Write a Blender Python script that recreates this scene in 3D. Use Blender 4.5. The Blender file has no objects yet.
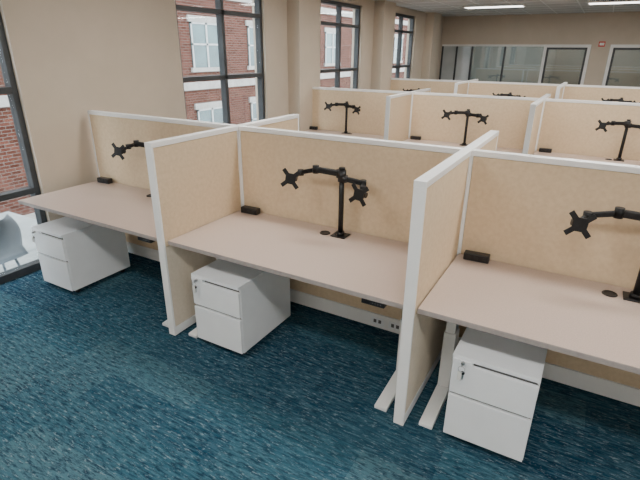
import bpy, bmesh, math, random
from mathutils import Vector, Matrix
random.seed(3)
S=bpy.context.scene
COL=S.collection

# ------------------------------------------------------------------ materials
def newmat(name):
    m=bpy.data.materials.new(name); m.use_nodes=True
    nt=m.node_tree; b=nt.nodes['Principled BSDF']
    return m,nt,b
def N(nt,t,**kw):
    n=nt.nodes.new(t)
    for k,v in kw.items(): setattr(n,k,v)
    return n
def pos(nt,scale=(1,1,1)):
    g=N(nt,'ShaderNodeNewGeometry'); v=N(nt,'ShaderNodeVectorMath',operation='MULTIPLY')
    v.inputs[1].default_value=scale
    nt.links.new(g.outputs['Position'],v.inputs[0]); return v.outputs[0]
def ramp(nt,fac,stops):
    r=N(nt,'ShaderNodeValToRGB'); e=r.color_ramp.elements
    while len(e)<len(stops): e.new(.5)
    for i,(p,c) in enumerate(stops):
        e[i].position=p; e[i].color=(*c,1)
    nt.links.new(fac,r.inputs[0]); return r.outputs[0]
def noise(nt,vec,scale,detail=2,rough=.5):
    n=N(nt,'ShaderNodeTexNoise'); n.inputs['Scale'].default_value=scale
    n.inputs['Detail'].default_value=detail; n.inputs['Roughness'].default_value=rough
    nt.links.new(vec,n.inputs['Vector']); return n.outputs[0]
def mixc(nt,fac,a,b,mode='MIX'):
    m=N(nt,'ShaderNodeMix',data_type='RGBA',blend_type=mode)
    if isinstance(fac,(int,float)): m.inputs[0].default_value=fac
    else: nt.links.new(fac,m.inputs[0])
    for s,v in ((m.inputs[6],a),(m.inputs[7],b)):
        if isinstance(v,tuple): s.default_value=(*v,1)
        else: nt.links.new(v,s)
    return m.outputs[2]
def bump(nt,b,h,strength,dist=.002):
    bm=N(nt,'ShaderNodeBump'); bm.inputs['Strength'].default_value=strength; bm.inputs['Distance'].default_value=dist
    nt.links.new(h,bm.inputs['Height']); nt.links.new(bm.outputs[0],b.inputs['Normal'])
def noisy(name,c1,c2,scale,rough=.6,detail=3,bstr=0,lo=.35,hi=.65,metal=0,svec=(1,1,1)):
    m,nt,b=newmat(name); p=pos(nt,svec); n=noise(nt,p,scale,detail,.6)
    nt.links.new(ramp(nt,n,[(lo,c1),(hi,c2)]),b.inputs['Base Color'])
    b.inputs['Roughness'].default_value=rough; b.inputs['Metallic'].default_value=metal
    if bstr: bump(nt,b,n,bstr)
    return m

FABRIC=noisy('fabric_tan',(.655,.51,.34),(.72,.575,.40),38,.95,6,.06)
FABRIC_LOW=noisy('fabric_lower',(.72,.63,.505),(.77,.68,.555),38,.95,5,.05)
FRAME=noisy('frame_offwhite',(.88,.89,.89),(.91,.92,.92),5,.34)
DESK=noisy('laminate_greige',(.52,.41,.352),(.62,.50,.437),190,.33,4)
EDGE=noisy('edge_band_grey',(.34,.30,.285),(.40,.36,.34),30,.5)
WHITE=noisy('powder_white',(.86,.89,.92),(.89,.92,.95),8,.28)
LEGM=noisy('leg_white',(.84,.85,.85),(.88,.89,.89),8,.4)
BLACK=noisy('black_plastic',(.010,.010,.011),(.018,.018,.02),30,.38)
BLACKM=noisy('black_metal',(.008,.008,.009),(.016,.016,.018),40,.42,metal=.2)
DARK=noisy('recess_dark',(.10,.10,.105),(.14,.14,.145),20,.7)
STEEL=noisy('steel',(.5,.5,.5),(.6,.6,.6),60,.3,metal=1)
WALL=noisy('wall_paint_tan',(.54,.46,.365),(.57,.485,.39),3,.85,3,.05)
CEIL=noisy('ceiling_tile',(.60,.585,.56),(.68,.66,.635),120,.9,3,.1)
WINF=noisy('window_frame_bronze',(.035,.038,.042),(.05,.055,.06),6,.45)
WTRIM=noisy('white_trim',(.80,.79,.77),(.84,.83,.81),6,.5)
CONC=noisy('concrete',(.18,.195,.195),(.26,.27,.27),4,.9,5)
GREYP=noisy('grey_plastic',(.07,.085,.10),(.10,.115,.13),6,.5)
STONE=noisy('limestone',(.20,.185,.17),(.26,.245,.225),3,.9,5)
STRIM=noisy('facade_window_trim',(.25,.25,.245),(.31,.31,.30),6,.6)
ASPH=noisy('asphalt',(.10,.10,.105),(.16,.16,.165),6,.95,5)
RED=noisy('sign_red',(.6,.05,.04),(.65,.07,.05),6,.5)
TAG=noisy('key_tag',(.75,.75,.72),(.8,.8,.77),6,.5)
BASEB=noisy('baseboard_rubber',(.10,.095,.09),(.13,.125,.12),6,.6)
OFFW=noisy('office_paint',(.38,.40,.40),(.42,.44,.44),3,.9,3)

def carpet():
    m,nt,b=newmat('carpet_planks')
    p=pos(nt)
    br=N(nt,'ShaderNodeTexBrick'); br.inputs['Scale'].default_value=1
    br.inputs['Brick Width'].default_value=1.0; br.inputs['Row Height'].default_value=.25
    br.inputs['Mortar Size'].default_value=0.0; br.inputs['Color1'].default_value=(0,0,0,1); br.inputs['Color2'].default_value=(1,1,1,1)
    br.offset=.37; nt.links.new(p,br.inputs['Vector'])
    tile=ramp(nt,br.outputs['Color'],[(0.0,(.004,.030,.064)),(.40,(.009,.052,.094)),(.70,(.019,.082,.125)),(1.0,(.070,.150,.185))])
    s=noise(nt,pos(nt,(3.2,34,1)),1.6,5,.7)
    col=mixc(nt,ramp(nt,s,[(.42,(0,0,0)),(.68,(.9,.9,.9))]),tile,(.075,.170,.215))
    s2=noise(nt,pos(nt,(11,58,1)),1.1,3,.8)
    col=mixc(nt,ramp(nt,s2,[(.46,(0,0,0)),(.61,(.88,.88,.88))]),col,(.004,.022,.047))
    s4=noise(nt,pos(nt,(14,58,3)),1.3,3,.8)
    col=mixc(nt,ramp(nt,s4,[(.56,(0,0,0)),(.68,(.8,.8,.8))]),col,(.25,.32,.355))
    s3=noise(nt,pos(nt,(.9,1.5,1)),1.0,3,.6)
    col=mixc(nt,ramp(nt,s3,[(.40,(0,0,0)),(.7,(.28,.28,.28))]),col,(.045,.13,.17))
    nt.links.new(col,b.inputs['Base Color']); b.inputs['Roughness'].default_value=.95
    b.inputs['Specular IOR Level'].default_value=.15
    bump(nt,b,s2,.5,.004)
    return m
CARPET=carpet()

def brick():
    m,nt,b=newmat('brick_red')
    g=N(nt,'ShaderNodeNewGeometry'); sp=N(nt,'ShaderNodeSeparateXYZ'); cb=N(nt,'ShaderNodeCombineXYZ'); ad=N(nt,'ShaderNodeMath',operation='ADD')
    nt.links.new(g.outputs['Position'],sp.inputs[0]); nt.links.new(sp.outputs[0],ad.inputs[0]); nt.links.new(sp.outputs[1],ad.inputs[1])
    nt.links.new(ad.outputs[0],cb.inputs[0]); nt.links.new(sp.outputs[2],cb.inputs[1])
    br=N(nt,'ShaderNodeTexBrick'); br.inputs['Scale'].default_value=1; br.inputs['Brick Width'].default_value=.24
    br.inputs['Row Height'].default_value=.085; br.inputs['Mortar Size'].default_value=.008
    br.inputs['Color1'].default_value=(.046,.017,.012,1); br.inputs['Color2'].default_value=(.086,.033,.024,1); br.inputs['Mortar'].default_value=(.10,.082,.072,1)
    nt.links.new(cb.outputs[0],br.inputs['Vector']); nt.links.new(br.outputs['Color'],b.inputs['Base Color'])
    b.inputs['Roughness'].default_value=.95; b.inputs['Specular IOR Level'].default_value=.03
    return m
BRICK=brick()
def glass(name,fac=.08,tint=(.93,.96,.96)):
    m=bpy.data.materials.new(name); m.use_nodes=True; nt=m.node_tree; nt.nodes.clear()
    o=N(nt,'ShaderNodeOutputMaterial'); mx=N(nt,'ShaderNodeMixShader'); t=N(nt,'ShaderNodeBsdfTransparent'); g=N(nt,'ShaderNodeBsdfGlossy')
    t.inputs[0].default_value=(*tint,1); g.inputs['Roughness'].default_value=.02; mx.inputs[0].default_value=fac
    nt.links.new(t.outputs[0],mx.inputs[1]); nt.links.new(g.outputs[0],mx.inputs[2]); nt.links.new(mx.outputs[0],o.inputs[0]); return m
GLASS=glass('window_glass',.03)
OGLASS=glass('office_glass',.16,(.80,.86,.86))
def pane(name,c1,c2):
    return noisy(name,c1,c2,1.3,.12,2)
PANE_A=pane('frosted_pane_light',(.40,.43,.43),(.54,.56,.56))
def emis(name,c,s):
    m,nt,b=newmat(name); b.inputs['Base Color'].default_value=(*c,1)
    b.inputs['Emission Color'].default_value=(*c,1); b.inputs['Emission Strength'].default_value=s; return m
LAMP=emis('light_diffuser',(1,.97,.92),5)
BWIN=noisy('facade_window_glass',(.015,.032,.036),(.06,.11,.115),.5,.25,3)

# ------------------------------------------------------------------ mesh builder
class MB:
    def __init__(s): s.bm=bmesh.new(); s.mats=[]
    def mi(s,m):
        if m not in s.mats: s.mats.append(m)
        return s.mats.index(m)
    def _set(s,geom,m):
        i=s.mi(m)
        for f in {f for v in geom for f in v.link_faces}: f.material_index=i
    def box(s,a,b,m,M=None,bev=0):
        a=Vector(a);b=Vector(b);c=(a+b)/2;d=b-a
        T=Matrix.Translation(c)@Matrix.Diagonal((abs(d.x),abs(d.y),abs(d.z),1))
        if M is not None: T=M@T
        r=bmesh.ops.create_cube(s.bm,size=1,matrix=T)['verts']; s._set(r,m)
        if bev:
            ed={e for v in r for e in v.link_edges}
            o=bmesh.ops.bevel(s.bm,geom=list(ed),offset=bev,segments=2,affect='EDGES',profile=.5)
            i=s.mi(m)
            for f in o['faces']: f.material_index=i
        return r
    def cyl(s,p,q,r,m,seg=20,r2=None):
        p=Vector(p);q=Vector(q);d=q-p
        M=Matrix.Translation((p+q)/2)@d.to_track_quat('Z','Y').to_matrix().to_4x4()
        g=bmesh.ops.create_cone(s.bm,cap_ends=True,segments=seg,radius1=r,radius2=r if r2 is None else r2,depth=d.length,matrix=M)['verts']
        s._set(g,m)
        for f in {f for v in g for f in v.link_faces}:
            if len(f.verts)==4: f.smooth=True
        return g
    def prism(s,pts,axis,a,b,m):
        """extrude 2D polygon pts along axis"""
        def mk(u,v,w):
            return {'x':(w,u,v),'y':(u,w,v),'z':(u,v,w)}[axis]
        v1=[s.bm.verts.new(mk(u,v,a)) for u,v in pts]; v2=[s.bm.verts.new(mk(u,v,b)) for u,v in pts]
        n=len(pts);fs=[s.bm.faces.new(v1),s.bm.faces.new(v2)]
        for i in range(n): fs.append(s.bm.faces.new((v1[i],v1[(i+1)%n],v2[(i+1)%n],v2[i])))
        bmesh.ops.recalc_face_normals(s.bm,faces=fs)
        for f in fs: f.material_index=s.mi(m)
        return v1+v2
    def torus(s,c,R,r,m,M=Matrix.Identity(4),a=20,b=8):
        i=s.mi(m);g=[]
        for k in range(a):
            t=2*math.pi*k/a;row=[]
            for j in range(b):
                u=2*math.pi*j/b
                row.append(s.bm.verts.new(Vector(c)+(M.to_3x3()@Vector(((R+r*math.cos(u))*math.cos(t),(R+r*math.cos(u))*math.sin(t),r*math.sin(u))))))
            g.append(row)
        for k in range(a):
            for j in range(b):
                f=s.bm.faces.new((g[k][j],g[(k+1)%a][j],g[(k+1)%a][(j+1)%b],g[k][(j+1)%b])); f.material_index=i; f.smooth=True
    def done(s,name,parent=None,loc=(0,0,0),bevel=0,rot=None):
        me=bpy.data.meshes.new(name); s.bm.to_mesh(me); s.bm.free()
        for m in s.mats: me.materials.append(m)
        o=bpy.data.objects.new(name,me); COL.objects.link(o); o.location=loc
        if rot: o.rotation_euler=rot
        if parent: o.parent=parent
        if bevel:
            b=o.modifiers.new('bevel','BEVEL'); b.width=bevel; b.segments=2; b.limit_method='ANGLE'; b.angle_limit=math.radians(40)
        return o
def empty(name,loc=(0,0,0),rz=0):
    e=bpy.data.objects.new(name,None); COL.objects.link(e); e.location=loc; e.rotation_euler=(0,0,rz); e.empty_display_size=.1; return e

# ------------------------------------------------------------------ dimensions
XW=-1.85; XR=9.0; YB=12.35; YF=-5.0; ZC=2.85
WM=1.73; H=1.393; T=.06; D=.863
XS=[-1.72,0,WM,2*WM,3*WM,4*WM]

# ------------------------------------------------------------------ shell
m=MB(); m.box((XW-.2,YF-.15,-.12),(XR+.15,YB+3.2,0),CARPET); m.done('floor')
m=MB(); m.box((XW-.2,YF-.15,ZC),(XR+.15,YB+3.2,ZC+.12),CEIL)
m.done('ceiling')
m=MB()
x=XW+.45
while x<XR: m.box((x-.012,YF,ZC-.006),(x+.012,YB,ZC+.001),WTRIM); x+=.61
y=YF+.4
while y<YB: m.box((XW,y-.012,ZC-.006),(XR,y+.012,ZC+.001),WTRIM); y+=.61
m.done('trim_1')
m=MB(); m.box((XR,YF,0),(XR+.15,YB,ZC),WALL); m.done('wall_right')
m=MB(); m.box((XW-.2,YF-.15,0),(XR+.15,YF,ZC),WALL); m.done('wall_front')
WINS=[(-1.3,.33),(2.17,3.80),(5.36,6.95),(8.46,10.01)]
ZT=2.72
y0=YF
def wl(a,b):
    m=MB(); m.box(a,b,WALL); m.done('wall_left')
for a,b in WINS:
    wl((XW-.2,y0,0),(XW,a,ZC)); wl((XW-.2,a,ZT),(XW,b,ZC)); y0=b
wl((XW-.2,y0,0),(XW,YB,ZC))
for i,(a,b) in enumerate([(4.36,4.95),(7.50,8.10),(10.75,11.4)]):
    m=MB(); m.box((XW+.001,a,0),(XW+.22,b,ZC),WALL); m.done('column' ,bevel=.004)
for i,(a,b) in enumerate(WINS):
    m=MB(); x0,x1=XW-.13,XW-.04; w=.05
    m.box((x0,a,.0),(x1,a+w,ZT),WINF); m.box((x0,b-w,0),(x1,b,ZT),WINF)
    m.box((x0,a,0.0),(x1,b,.07),WINF); m.box((x0,a,ZT-.06),(x1,b,ZT),WINF)
    c=(a+b)/2; m.box((x0,c-.026,.07),(x1,c+.026,ZT-.06),WINF)
    for z in (.74,1.60,2.36): m.box((x0,a+w,z-.026),(x1,b-w,z+.026),WINF)
    m.box((XW-.085,a+w,.07),(XW-.079,b-w,ZT-.06),GLASS)
    m.done('window_%d'%(i+1),bevel=.004)
# back wall with glazing
def wb(a,b):
    m=MB(); m.box(a,b,WALL); m.done('wall_back')
gl=[(-1.83,-.97,PANE_A),(-.97,-.10,OGLASS),(-.10,.86,OGLASS)]
Zg=2.13
wb((XW-.2,YB,Zg),(XR+.15,YB+.15,ZC)); wb((XW-.2,YB,0),(-1.83,YB+.15,Zg)); wb((1.95,YB,0),(2.36,YB+.15,Zg)); wb((3.45,YB,0),(XR+.15,YB+.15,Zg))
# offices behind the glazing
m=MB(); m.box((XW-.2,YB+3.0,0),(XR+.15,YB+3.2,ZC),OFFW); m.done('wall_office')
for xx in (XW-.2,.84,3.6):
    m=MB(); m.box((xx,YB+.16,0),(xx+.1,YB+3.0,ZC),OFFW); m.done('wall_office')
for xx,en in ((-.3,34),(2.2,14)):
    m=MB(); m.box((xx-.61,YB+1.3,ZC-.03),(xx+.61,YB+1.65,ZC-.001),WTRIM); m.box((xx-.58,YB+1.33,ZC-.036),(xx+.58,YB+1.62,ZC-.029),LAMP)
    o=m.done('ceiling_light')
    l=bpy.data.lights.new('lamp','AREA'); l.shape='RECTANGLE'; l.size=1.15; l.size_y=.3; l.energy=en; l.color=(1,.98,.95)
    lo=bpy.data.objects.new('lamp',l); COL.objects.link(lo); lo.location=(xx,YB+1.475,ZC-.045); lo.parent=o
m=MB()
m.box((-1.83,YB+.02,Zg-.05),(.86,YB+.10,Zg),WTRIM); m.box((-1.83,YB+.02,0),(.86,YB+.10,.06),WTRIM)
for x in (-1.81,-1.40,-.97,-.10): m.box((x-.022,YB+.02,.06),(x+.022,YB+.10,Zg-.05),WINF)
for a,b,pm in gl: m.box((a,YB+.05,.06),(b,YB+.06,Zg-.05),pm)
m.done('window_5')
for k,(a,b) in enumerate([(.865,1.945),(2.365,3.445)]):
    m=MB()
    m.box((a,YB,0),(a+.07,YB+.1,Zg),WTRIM); m.box((b-.07,YB,0),(b,YB+.1,Zg),WTRIM); m.box((a+.07,YB,Zg-.07),(b-.07,YB+.1,Zg),WTRIM)
    m.box((a+.07,YB+.045,.01),(b-.07,YB+.055,Zg-.07),OGLASS)
    m.box((a+.07,YB+.02,.01),(a+.12,YB+.08,Zg-.07),WINF); m.box((b-.12,YB+.02,.01),(b-.07,YB+.08,Zg-.07),WINF)
    m.box((a+.12,YB+.02,.01),(b-.12,YB+.08,.2),WINF); m.box((a+.12,YB+.02,Zg-.12),(b-.12,YB+.08,Zg-.07),WINF)
    m.box((a+.16,YB-.03,.98),(a+.18,YB+.02,1.1),STEEL); m.cyl((a+.17,YB-.03,1.04),(a+.29,YB-.03,1.04),.01,STEEL)
    m.done('door_%d'%(k+1),bevel=.003)
m=MB(); m.box((2.10,YB-.03,2.08),(2.24,YB-.001,2.2),RED); m.box((2.12,YB-.033,2.11),(2.22,YB-.03,2.17),TAG); m.done('exit_sign',bevel=.004)
m=MB(); y0=YF
for a,b in WINS:
    m.box((XW,y0,0),(XW+.012,a,.1),BASEB); y0=b
m.box((XW,y0,0),(XW+.012,YB,.1),BASEB); m.done('baseboard_left')

# ceiling fixtures
for ix in range(-0,4):
    for iy in range(6):
        cx=.05+2.37*ix; cy=9.45-2.75*iy
        if cy<YF+.5: continue
        m=MB(); m.box((cx-.61,cy-.19,ZC-.03),(cx+.61,cy+.19,ZC-.007),WTRIM); m.box((cx-.58,cy-.16,ZC-.036),(cx+.58,cy+.16,ZC-.029),LAMP)
        o=m.done('ceiling_light')
        l=bpy.data.lights.new('lamp','AREA'); l.shape='RECTANGLE'; l.size=1.15; l.size_y=.3; l.energy=28; l.color=(1,.97,.92)
        lo=bpy.data.objects.new('lamp',l); COL.objects.link(lo); lo.location=(cx,cy,ZC-.045); lo.parent=o

# ------------------------------------------------------------------ partitions
def panel(m,ax,lo,hi,c,z0=.0,low=False,race=False):
    """panel running along axis ax from lo to hi centred on c"""
    def bx(a0,a1,t,za,zb,mat):
        if ax=='x': m.box((a0,c-t,za),(a1,c+t,zb),mat)
        else: m.box((c-t,a0,za),(c+t,a1,zb),mat)
    h=T/2; p=.014
    bx(lo,hi,h,H-.030,H,FRAME)                    # cap
    bx(lo,lo+p,h-.001,.012,H-.030,FRAME); bx(hi-p,hi,h-.001,.012,H-.030,FRAME)
    bx(lo+p,hi-p,h-.012,.012,H-.03,FRAME)         # core
    bx(lo+p+.002,hi-p-.002,h-.003,.70,H-.034,FABRIC)
    if race:
        bx(lo+p+.002,hi-p-.002,h-.003,.135,.696,FABRIC)
        bx(lo+p,hi-p,h+.002,.02,.13,FRAME)
    else:
        bx(lo+p+.002,hi-p-.002,h-.003,.08,.696,FABRIC_LOW)
        bx(lo+p,hi-p,h-.002,.012,.075,FRAME)
def partitions(Y0,n,backrow=True):
    m=MB(); sp=Y0+D
    xs=XS[:n]
    for i in range(len(xs)-1):
        panel(m,'x',xs[i]+(T/2 if i else -T/2),xs[i+1]-T/2,sp,race=True)
        for f in (.72,.80):
            x=xs[i]+f*(xs[i+1]-xs[i])
            m.box((x-.05,sp-T/2-.005,.045),(x+.05,sp-T/2-.0015,.105),WHITE)
            m.box((x-.03,sp-T/2-.007,.062),(x-.008,sp-T/2-.005,.09),DARK); m.box((x+.008,sp-T/2-.007,.062),(x+.03,sp-T/2-.005,.09),DARK)
    for x in xs[1:]:
        panel(m,'y',Y0,sp-T/2,x)
        if backrow: panel(m,'y',sp+T/2,sp+.832,x)
        m.box((x-T/2,sp-T/2,.01),(x+T/2,sp+T/2,H),FRAME)
        for yy in ((Y0+.04,) + ((sp+.80,) if backrow else ())):
            m.cyl((x,yy,0),(x,yy,.02),.02,DARK)
    m.done('cubicle_partition',bevel=.003)
Y1=0.0; Y2=4.756-D; Y3=8.1-D
partitions(Y1,5); partitions(Y2,6); partitions(Y3,6)

# ------------------------------------------------------------------ desks
def desk(cx,yf,w,rz=0):
    """front-edge centre at (cx,yf), local y goes to the back"""
    e=empty('standing_desk',(cx,yf,0),rz)
    dp=.795
    m=MB(); m.box((-w/2,0,.712),(w/2,dp,.7405),EDGE,bev=.003); m.box((-w/2+.002,.002,.7395),(w/2-.002,dp-.002,.7415),DESK)
    m.done('desktop',e)
    m=MB()
    for s in (-1,1):
        x=s*(w/2-.10)
        m.prism([(.03,0.0),(.74,0.0),(.74,.022),(.46,.045),(.34,.045),(.03,.022)],'x',x-.038,x+.038,LEGM)
        m.box((x-.035,.36,.045),(x+.035,.45,.42),LEGM); m.box((x-.028,.367,.42),(x+.028,.443,.69),LEGM)
        m.box((x-.03,.06,.69),(x+.03,.74,.712),LEGM)
    m.box((-w/2+.13,.385,.66),(w/2-.13,.425,.70),LEGM)
    m.done('lifting_frame',e,bevel=.004)
    m=MB(); m.box((w/2-.24,.006,.682),(w/2-.11,.06,.7115),BLACK); m.box((w/2-.225,.003,.688),(w/2-.19,.007,.704),BLACKM)
    for k in range(4): m.cyl((w/2-.175+.015*k,.007,.697),(w/2-.175+.015*k,.004,.697),.0035,DARK,10)
    m.done('height_control',e,bevel=.002)
    m=MB(); gx=.0; gy=dp-.13
    m.torus((gx,gy,.743),.033,.005,BLACK); m.cyl((gx,gy,.741),(gx,gy,.7435),.032,BLACK)
    m.done('cable_grommet',e)
    return e
def outlet_box(x,y,rz=0):
    m=MB()
    m.box((-.075,-.028,.0),(.075,.028,.048),BLACK,bev=.006)
    m.box((-.068,-.0295,.008),(.068,-.0275,.040),BLACKM)
    for k in (-.045,0,.045): m.box((k-.012,-.031,.014),(k+.012,-.029,.034),BLACK)
    m.cyl((.05,.028,.01),(.05,.045,.01),.004,BLACK,8)
    m.done('desktop_power_outlet',loc=(x,y,.742),rot=(0,0,rz))

# ------------------------------------------------------------------ monitor arms
def seg(m,p,q,w=.030,h=.040,j=1):
    p=Vector(p);q=Vector(q);d=q-p;L=d.length
    q4=d.to_track_quat('X','Z').to_matrix().to_4x4(); M=Matrix.Translation((p+q)/2)@q4
    m.box((-L/2,-w/2,-h/2),(L/2,w/2,h/2),BLACKM,M,bev=.007)
    if j:
        for c in (p,q): m.cyl(c-Vector((0,0,h*.65)),c+Vector((0,0,h*.65)),.022,BLACKM,18)
def vesa(m,c,yaw=0,tilt=0,roll=0):
    """X-shaped plate facing local -Y, c = centre of plate"""
    M=Matrix.Translation(Vector(c))@Matrix.Rotation(yaw,4,'Z')@Matrix.Rotation(tilt,4,'X')@Matrix.Rotation(roll,4,'Y')
    for a in (math.pi/4,-math.pi/4):
        R=M@Matrix.Rotation(a,4,'Y')
        m.box((-.080,-.004,-.014),(.080,.002,.014),BLACKM,R,bev=.002)
    m.box((-.036,-.005,-.036),(.036,.003,.036),BLACKM,M,bev=.002)
    m.box((-.020,.002,-.024),(.020,.045,.024),BLACKM,M,bev=.004)
    k=M@Vector((0,.045,0)); ax=(M.to_3x3()@Vector((1,0,0)))
    m.cyl(k-ax*.030,k+ax*.030,.018,BLACKM,16)
    return k
def base(m,h):
    m.box((-.055,-.05,0),(.055,.05,.008),BLACKM,bev=.003); m.cyl((0,0,.008),(0,0,.03),.028,BLACKM)
    m.cyl((0,0,.0),(0,0,h),.0175,BLACKM); m.cyl((0,0,h-.005),(0,0,h+.008),.021,BLACKM)
    m.cyl((0,0,h-.085),(0,0,h-.01),.028,BLACKM)
def arm_asym(x,y):
    m=MB(); z=.742
    base(m,.47)
    seg(m,(-.02,0,.435),(-.17,-.05,.455)); seg(m,(-.17,-.05,.452),(-.30,-.03,.413),.024,.030)
    k=vesa(m,(-.325,-.12,.385),.25,-.12,.12); seg(m,(-.30,-.03,.413),k,.022,.026,0)
    seg(m,(.02,0,.405),(.14,.03,.385),.026,.034); seg(m,(.14,.03,.38),(.17,-.03,.365),.024,.03)
    k=vesa(m,(.18,-.115,.35),-.1,-.15,.1); seg(m,(.17,-.03,.365),k,.022,.026,0)
    return m.done('monitor_arm',loc=(x,y,z))
def arm_sym(x,y,rz=0):
    m=MB(); z=.742
    base(m,.47)
    seg(m,(-.02,0,.43),(-.15,-.05,.43)); seg(m,(-.15,-.05,.43),(-.24,-.07,.41),.026,.032)
    seg(m,(.02,0,.41),(.14,-.05,.41)); seg(m,(.14,-.05,.41),(.22,-.07,.39),.026,.032)
    vesa(m,(-.25,-.13,.40),.1,-.1,.1); vesa(m,(.23,-.13,.38),-.1,-.1,.1)
    return m.done('monitor_arm',loc=(x,y,z),rot=(0,0,rz))

# ------------------------------------------------------------------ pedestal
def pedestal(x,y,rz=0):
    """front-left corner at x,y"""
    e=empty('filing_cabinet',(x,y,0),rz)
    w,d,h=.40,.585,.548; z0=.045
    m=MB()
    t=.012
    m.box((0,.02,z0),(w,d,z0+t),WHITE); m.box((0,.02,z0+t),(t,d,h-.022),WHITE); m.box((w-t,.02,z0+t),(w,d,h-.022),WHITE)
    m.box((t,d-t,z0+t),(w-t,d,h-.022),WHITE); m.box((0,.0,h-.022),(w,d,h),WHITE)
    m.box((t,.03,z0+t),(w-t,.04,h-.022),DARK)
    m.done('carcass',e,bevel=.002)
    m=MB()
    zs=[(z0+.004,.305),(.322,h-.045)]
    for a,b in zs:
        m.box((.003,.0,a),(w-.003,.022,b),WHITE,bev=.002)
        m.prism([(.018,b-.004),(.03,b-.004),(.03,b+.013),(.022,b+.013)],'x',.006,w-.006,DARK)
    m.done('drawer_fronts',e)
    m=MB(); lx=.055; lz=h-.032
    m.box((.003,-.004,h-.044),(.10,.02,h-.022),WHITE)
    m.cyl((lx,-.004,lz),(lx,-.014,lz),.009,STEEL,16); m.box((lx-.001,-.034,lz-.008),(lx+.001,-.014,lz+.008),STEEL)
    m.torus((lx,-.032,lz-.020),.016,.0013,STEEL,Matrix.Rotation(math.pi/2,4,'X'))
    m.box((lx-.016,-.036,lz-.085),(lx+.004,-.031,lz-.036),TAG,bev=.001)
    m.box((lx+.004,-.031,lz-.078),(lx+.013,-.029,lz-.034),STEEL); m.cyl((lx+.008,-.032,lz-.04),(lx+.008,-.028,lz-.04),.010,BLACK,12)
    m.done('lock_and_keys',e)
    m=MB()
    for cx in (.045,w-.045):
        for cy in (.07,d-.06):
            m.cyl((cx-.011,cy,.021),(cx+.011,cy,.021),.021,BLACK,16); m.box((cx-.015,cy-.015,.03),(cx+.015,cy+.015,z0),BLACK)
    m.done('casters',e)
    return e

# ------------------------------------------------------------------ populate
def row_near(Y0,full):
    for i in range(len(XS)-1):
        a=XS[i]+(T/2 if i else -.0)+.004; b=XS[i+1]-T/2-.004
        if full==0 and i==4: continue
        desk((a+b)/2,Y0+.033,b-a)
        px=XS[i+1]-.75
        if full==0: arm_asym(px,Y0+.71)
        else: arm_sym(XS[i+1]-[.95,.86,.76,.8,.8][i],Y0+.71)
        outlet_box(XS[i+1]-1.575 if i else -1.58,Y0+.775,.05)
        pedestal(XS[i]+([.175,.22,.235,.22,.22][i]),Y0+(.0 if i==0 else .03))
row_near(Y1,0); row_near(Y2,1); row_near(Y3,1)
for Y0 in (Y1,Y2,Y3):
    n=4 if Y0==Y1 else 5
    for i in range(n):
        a=XS[i]+(T/2 if i else 0)+.004; b=XS[i+1]-T/2-.004
        desk((a+b)/2,Y0+D+T/2+.004+.797,b-a,math.pi)
        if Y0!=Y1: arm_sym(XS[i+1]-.95,Y0+D+.15,math.pi)

# ------------------------------------------------------------------ exterior
m=MB(); m.box((XW-3.4,-4.5,-.6),(XW-.2,1.6,-.42),CONC); m.done('balcony_slab')
m=MB(); m.box((-40,-30,-4.8),(XW-.21,70,-4.61),ASPH); m.done('street')
XF=-10.0
m=MB(); m.box((XF-6,-14,-4.6),(XF,60,13),BRICK)
for z in (-2.35,.62,3.6,6.6): m.box((XF,-14,z),(XF+.08,60,z+.26),STONE)
y=-10.95
wh=1.45
while y<58:
    for z in (-4.4,-1.5,1.35,4.4,7.4):
        m.box((XF,y-.10,z-.14),(XF+.09,y+1.60,z),STONE); m.box((XF,y-.10,z+wh),(XF+.07,y+1.60,z+wh+.2),STONE)
        m.box((XF+.0,y,z),(XF+.03,y+1.5,z+wh),BWIN)
        m.box((XF+.03,y+.71,z),(XF+.06,y+.79,z+wh),STRIM); m.box((XF+.03,y,z+wh/2),(XF+.06,y+1.5,z+wh/2+.06),STRIM)
        m.box((XF+.03,y,z),(XF+.06,y+.06,z+wh),STRIM); m.box((XF+.03,y+1.44,z),(XF+.06,y+1.5,z+wh),STRIM)
        m.box((XF+.03,y,z+wh-.06),(XF+.06,y+1.5,z+wh),STRIM)
    y+=3.1
m.done('brick_building')
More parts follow.
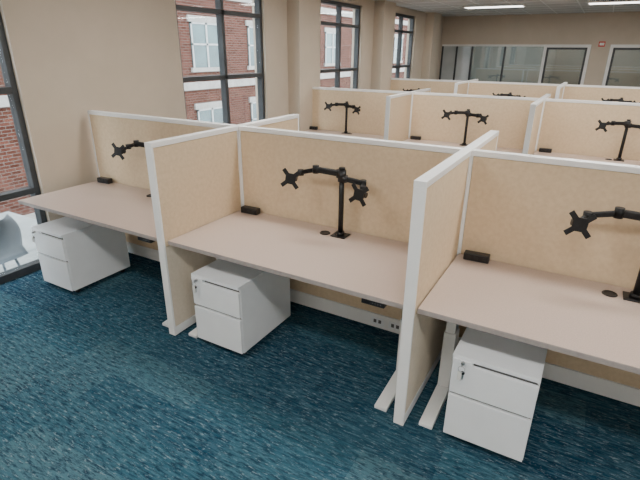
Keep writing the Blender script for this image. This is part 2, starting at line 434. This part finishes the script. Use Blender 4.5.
def chair(x,y,rz):
    e=empty('outdoor_chair',(x,y,-.42),rz)
    bm=bmesh.new(); nu,nv=14,16; g=[]
    for j in range(nv+1):
        t=j/nv
        if t<.5: yy=-.22+.42*(t/.5); zz=.44-.02*math.sin(t*2*math.pi)
        else:
            s=(t-.5)/.5; yy=.20+.10*s; zz=.44+.44*s**.9
        wd=.24*(1-.45*max(0,(t-.7)/.3)**2)
        row=[]
        for i in range(nu+1):
            u=-1+2*i/nu
            cz=.05*u*u*(1 if t<.5 else .2); cy=-.09*u*u*(1 if t>.5 else 0)
            row.append(bm.verts.new((u*wd,yy+cy,zz+cz)))
        g.append(row)
    for j in range(nv):
        for i in range(nu):
            f=bm.faces.new((g[j][i],g[j][i+1],g[j+1][i+1],g[j+1][i])); f.smooth=True
    me=bpy.data.meshes.new('shell'); bm.to_mesh(me); bm.free(); me.materials.append(GREYP)
    o=bpy.data.objects.new('shell',me); COL.objects.link(o); o.parent=e
    s=o.modifiers.new('s','SOLIDIFY'); s.thickness=.012
    m=MB()
    for sx in (-1,1):
        for a,b in (((.14*sx,-.14,.44),(.2*sx,-.22,0)),((.14*sx,.14,.44),(.2*sx,.24,0))): m.cyl(a,b,.012,GREYP,12)
    m.done('legs',e)
chair(-2.5,.05,math.radians(-90))

# ------------------------------------------------------------------ light + world
w=bpy.data.worlds.new('w'); S.world=w; w.use_nodes=True; nt=w.node_tree; bg=nt.nodes['Background']
sky=nt.nodes.new('ShaderNodeTexSky'); sky.sky_type='HOSEK_WILKIE'; sky.turbidity=8; sky.sun_direction=Vector((-.3,.2,.8)).normalized()
mx=nt.nodes.new('ShaderNodeMix'); mx.data_type='RGBA'; mx.inputs[0].default_value=.75
nt.links.new(sky.outputs[0],mx.inputs[6]); mx.inputs[7].default_value=(.90,.95,1.0,1); nt.links.new(mx.outputs[2],bg.inputs[0]); bg.inputs[1].default_value=14

# ------------------------------------------------------------------ camera
yaw,pitch,roll=-.517,.385,.009
f=Vector((math.sin(yaw)*math.cos(pitch),math.cos(yaw)*math.cos(pitch),-math.sin(pitch)))
r=Vector((math.cos(yaw),-math.sin(yaw),0)); u=r.cross(f); c,s=math.cos(roll),math.sin(roll)
r2=c*r+s*u; u2=-s*r+c*u
cam=bpy.data.cameras.new('camera'); co=bpy.data.objects.new('camera',cam); COL.objects.link(co)
M=Matrix((( r2.x,u2.x,-f.x,2.340),(r2.y,u2.y,-f.y,-1.966),(r2.z,u2.z,-f.z,1.923),(0,0,0,1)))
co.matrix_world=M; cam.sensor_width=36; cam.lens=466.3/640*36; cam.clip_start=.05; cam.clip_end=200
S.camera=co
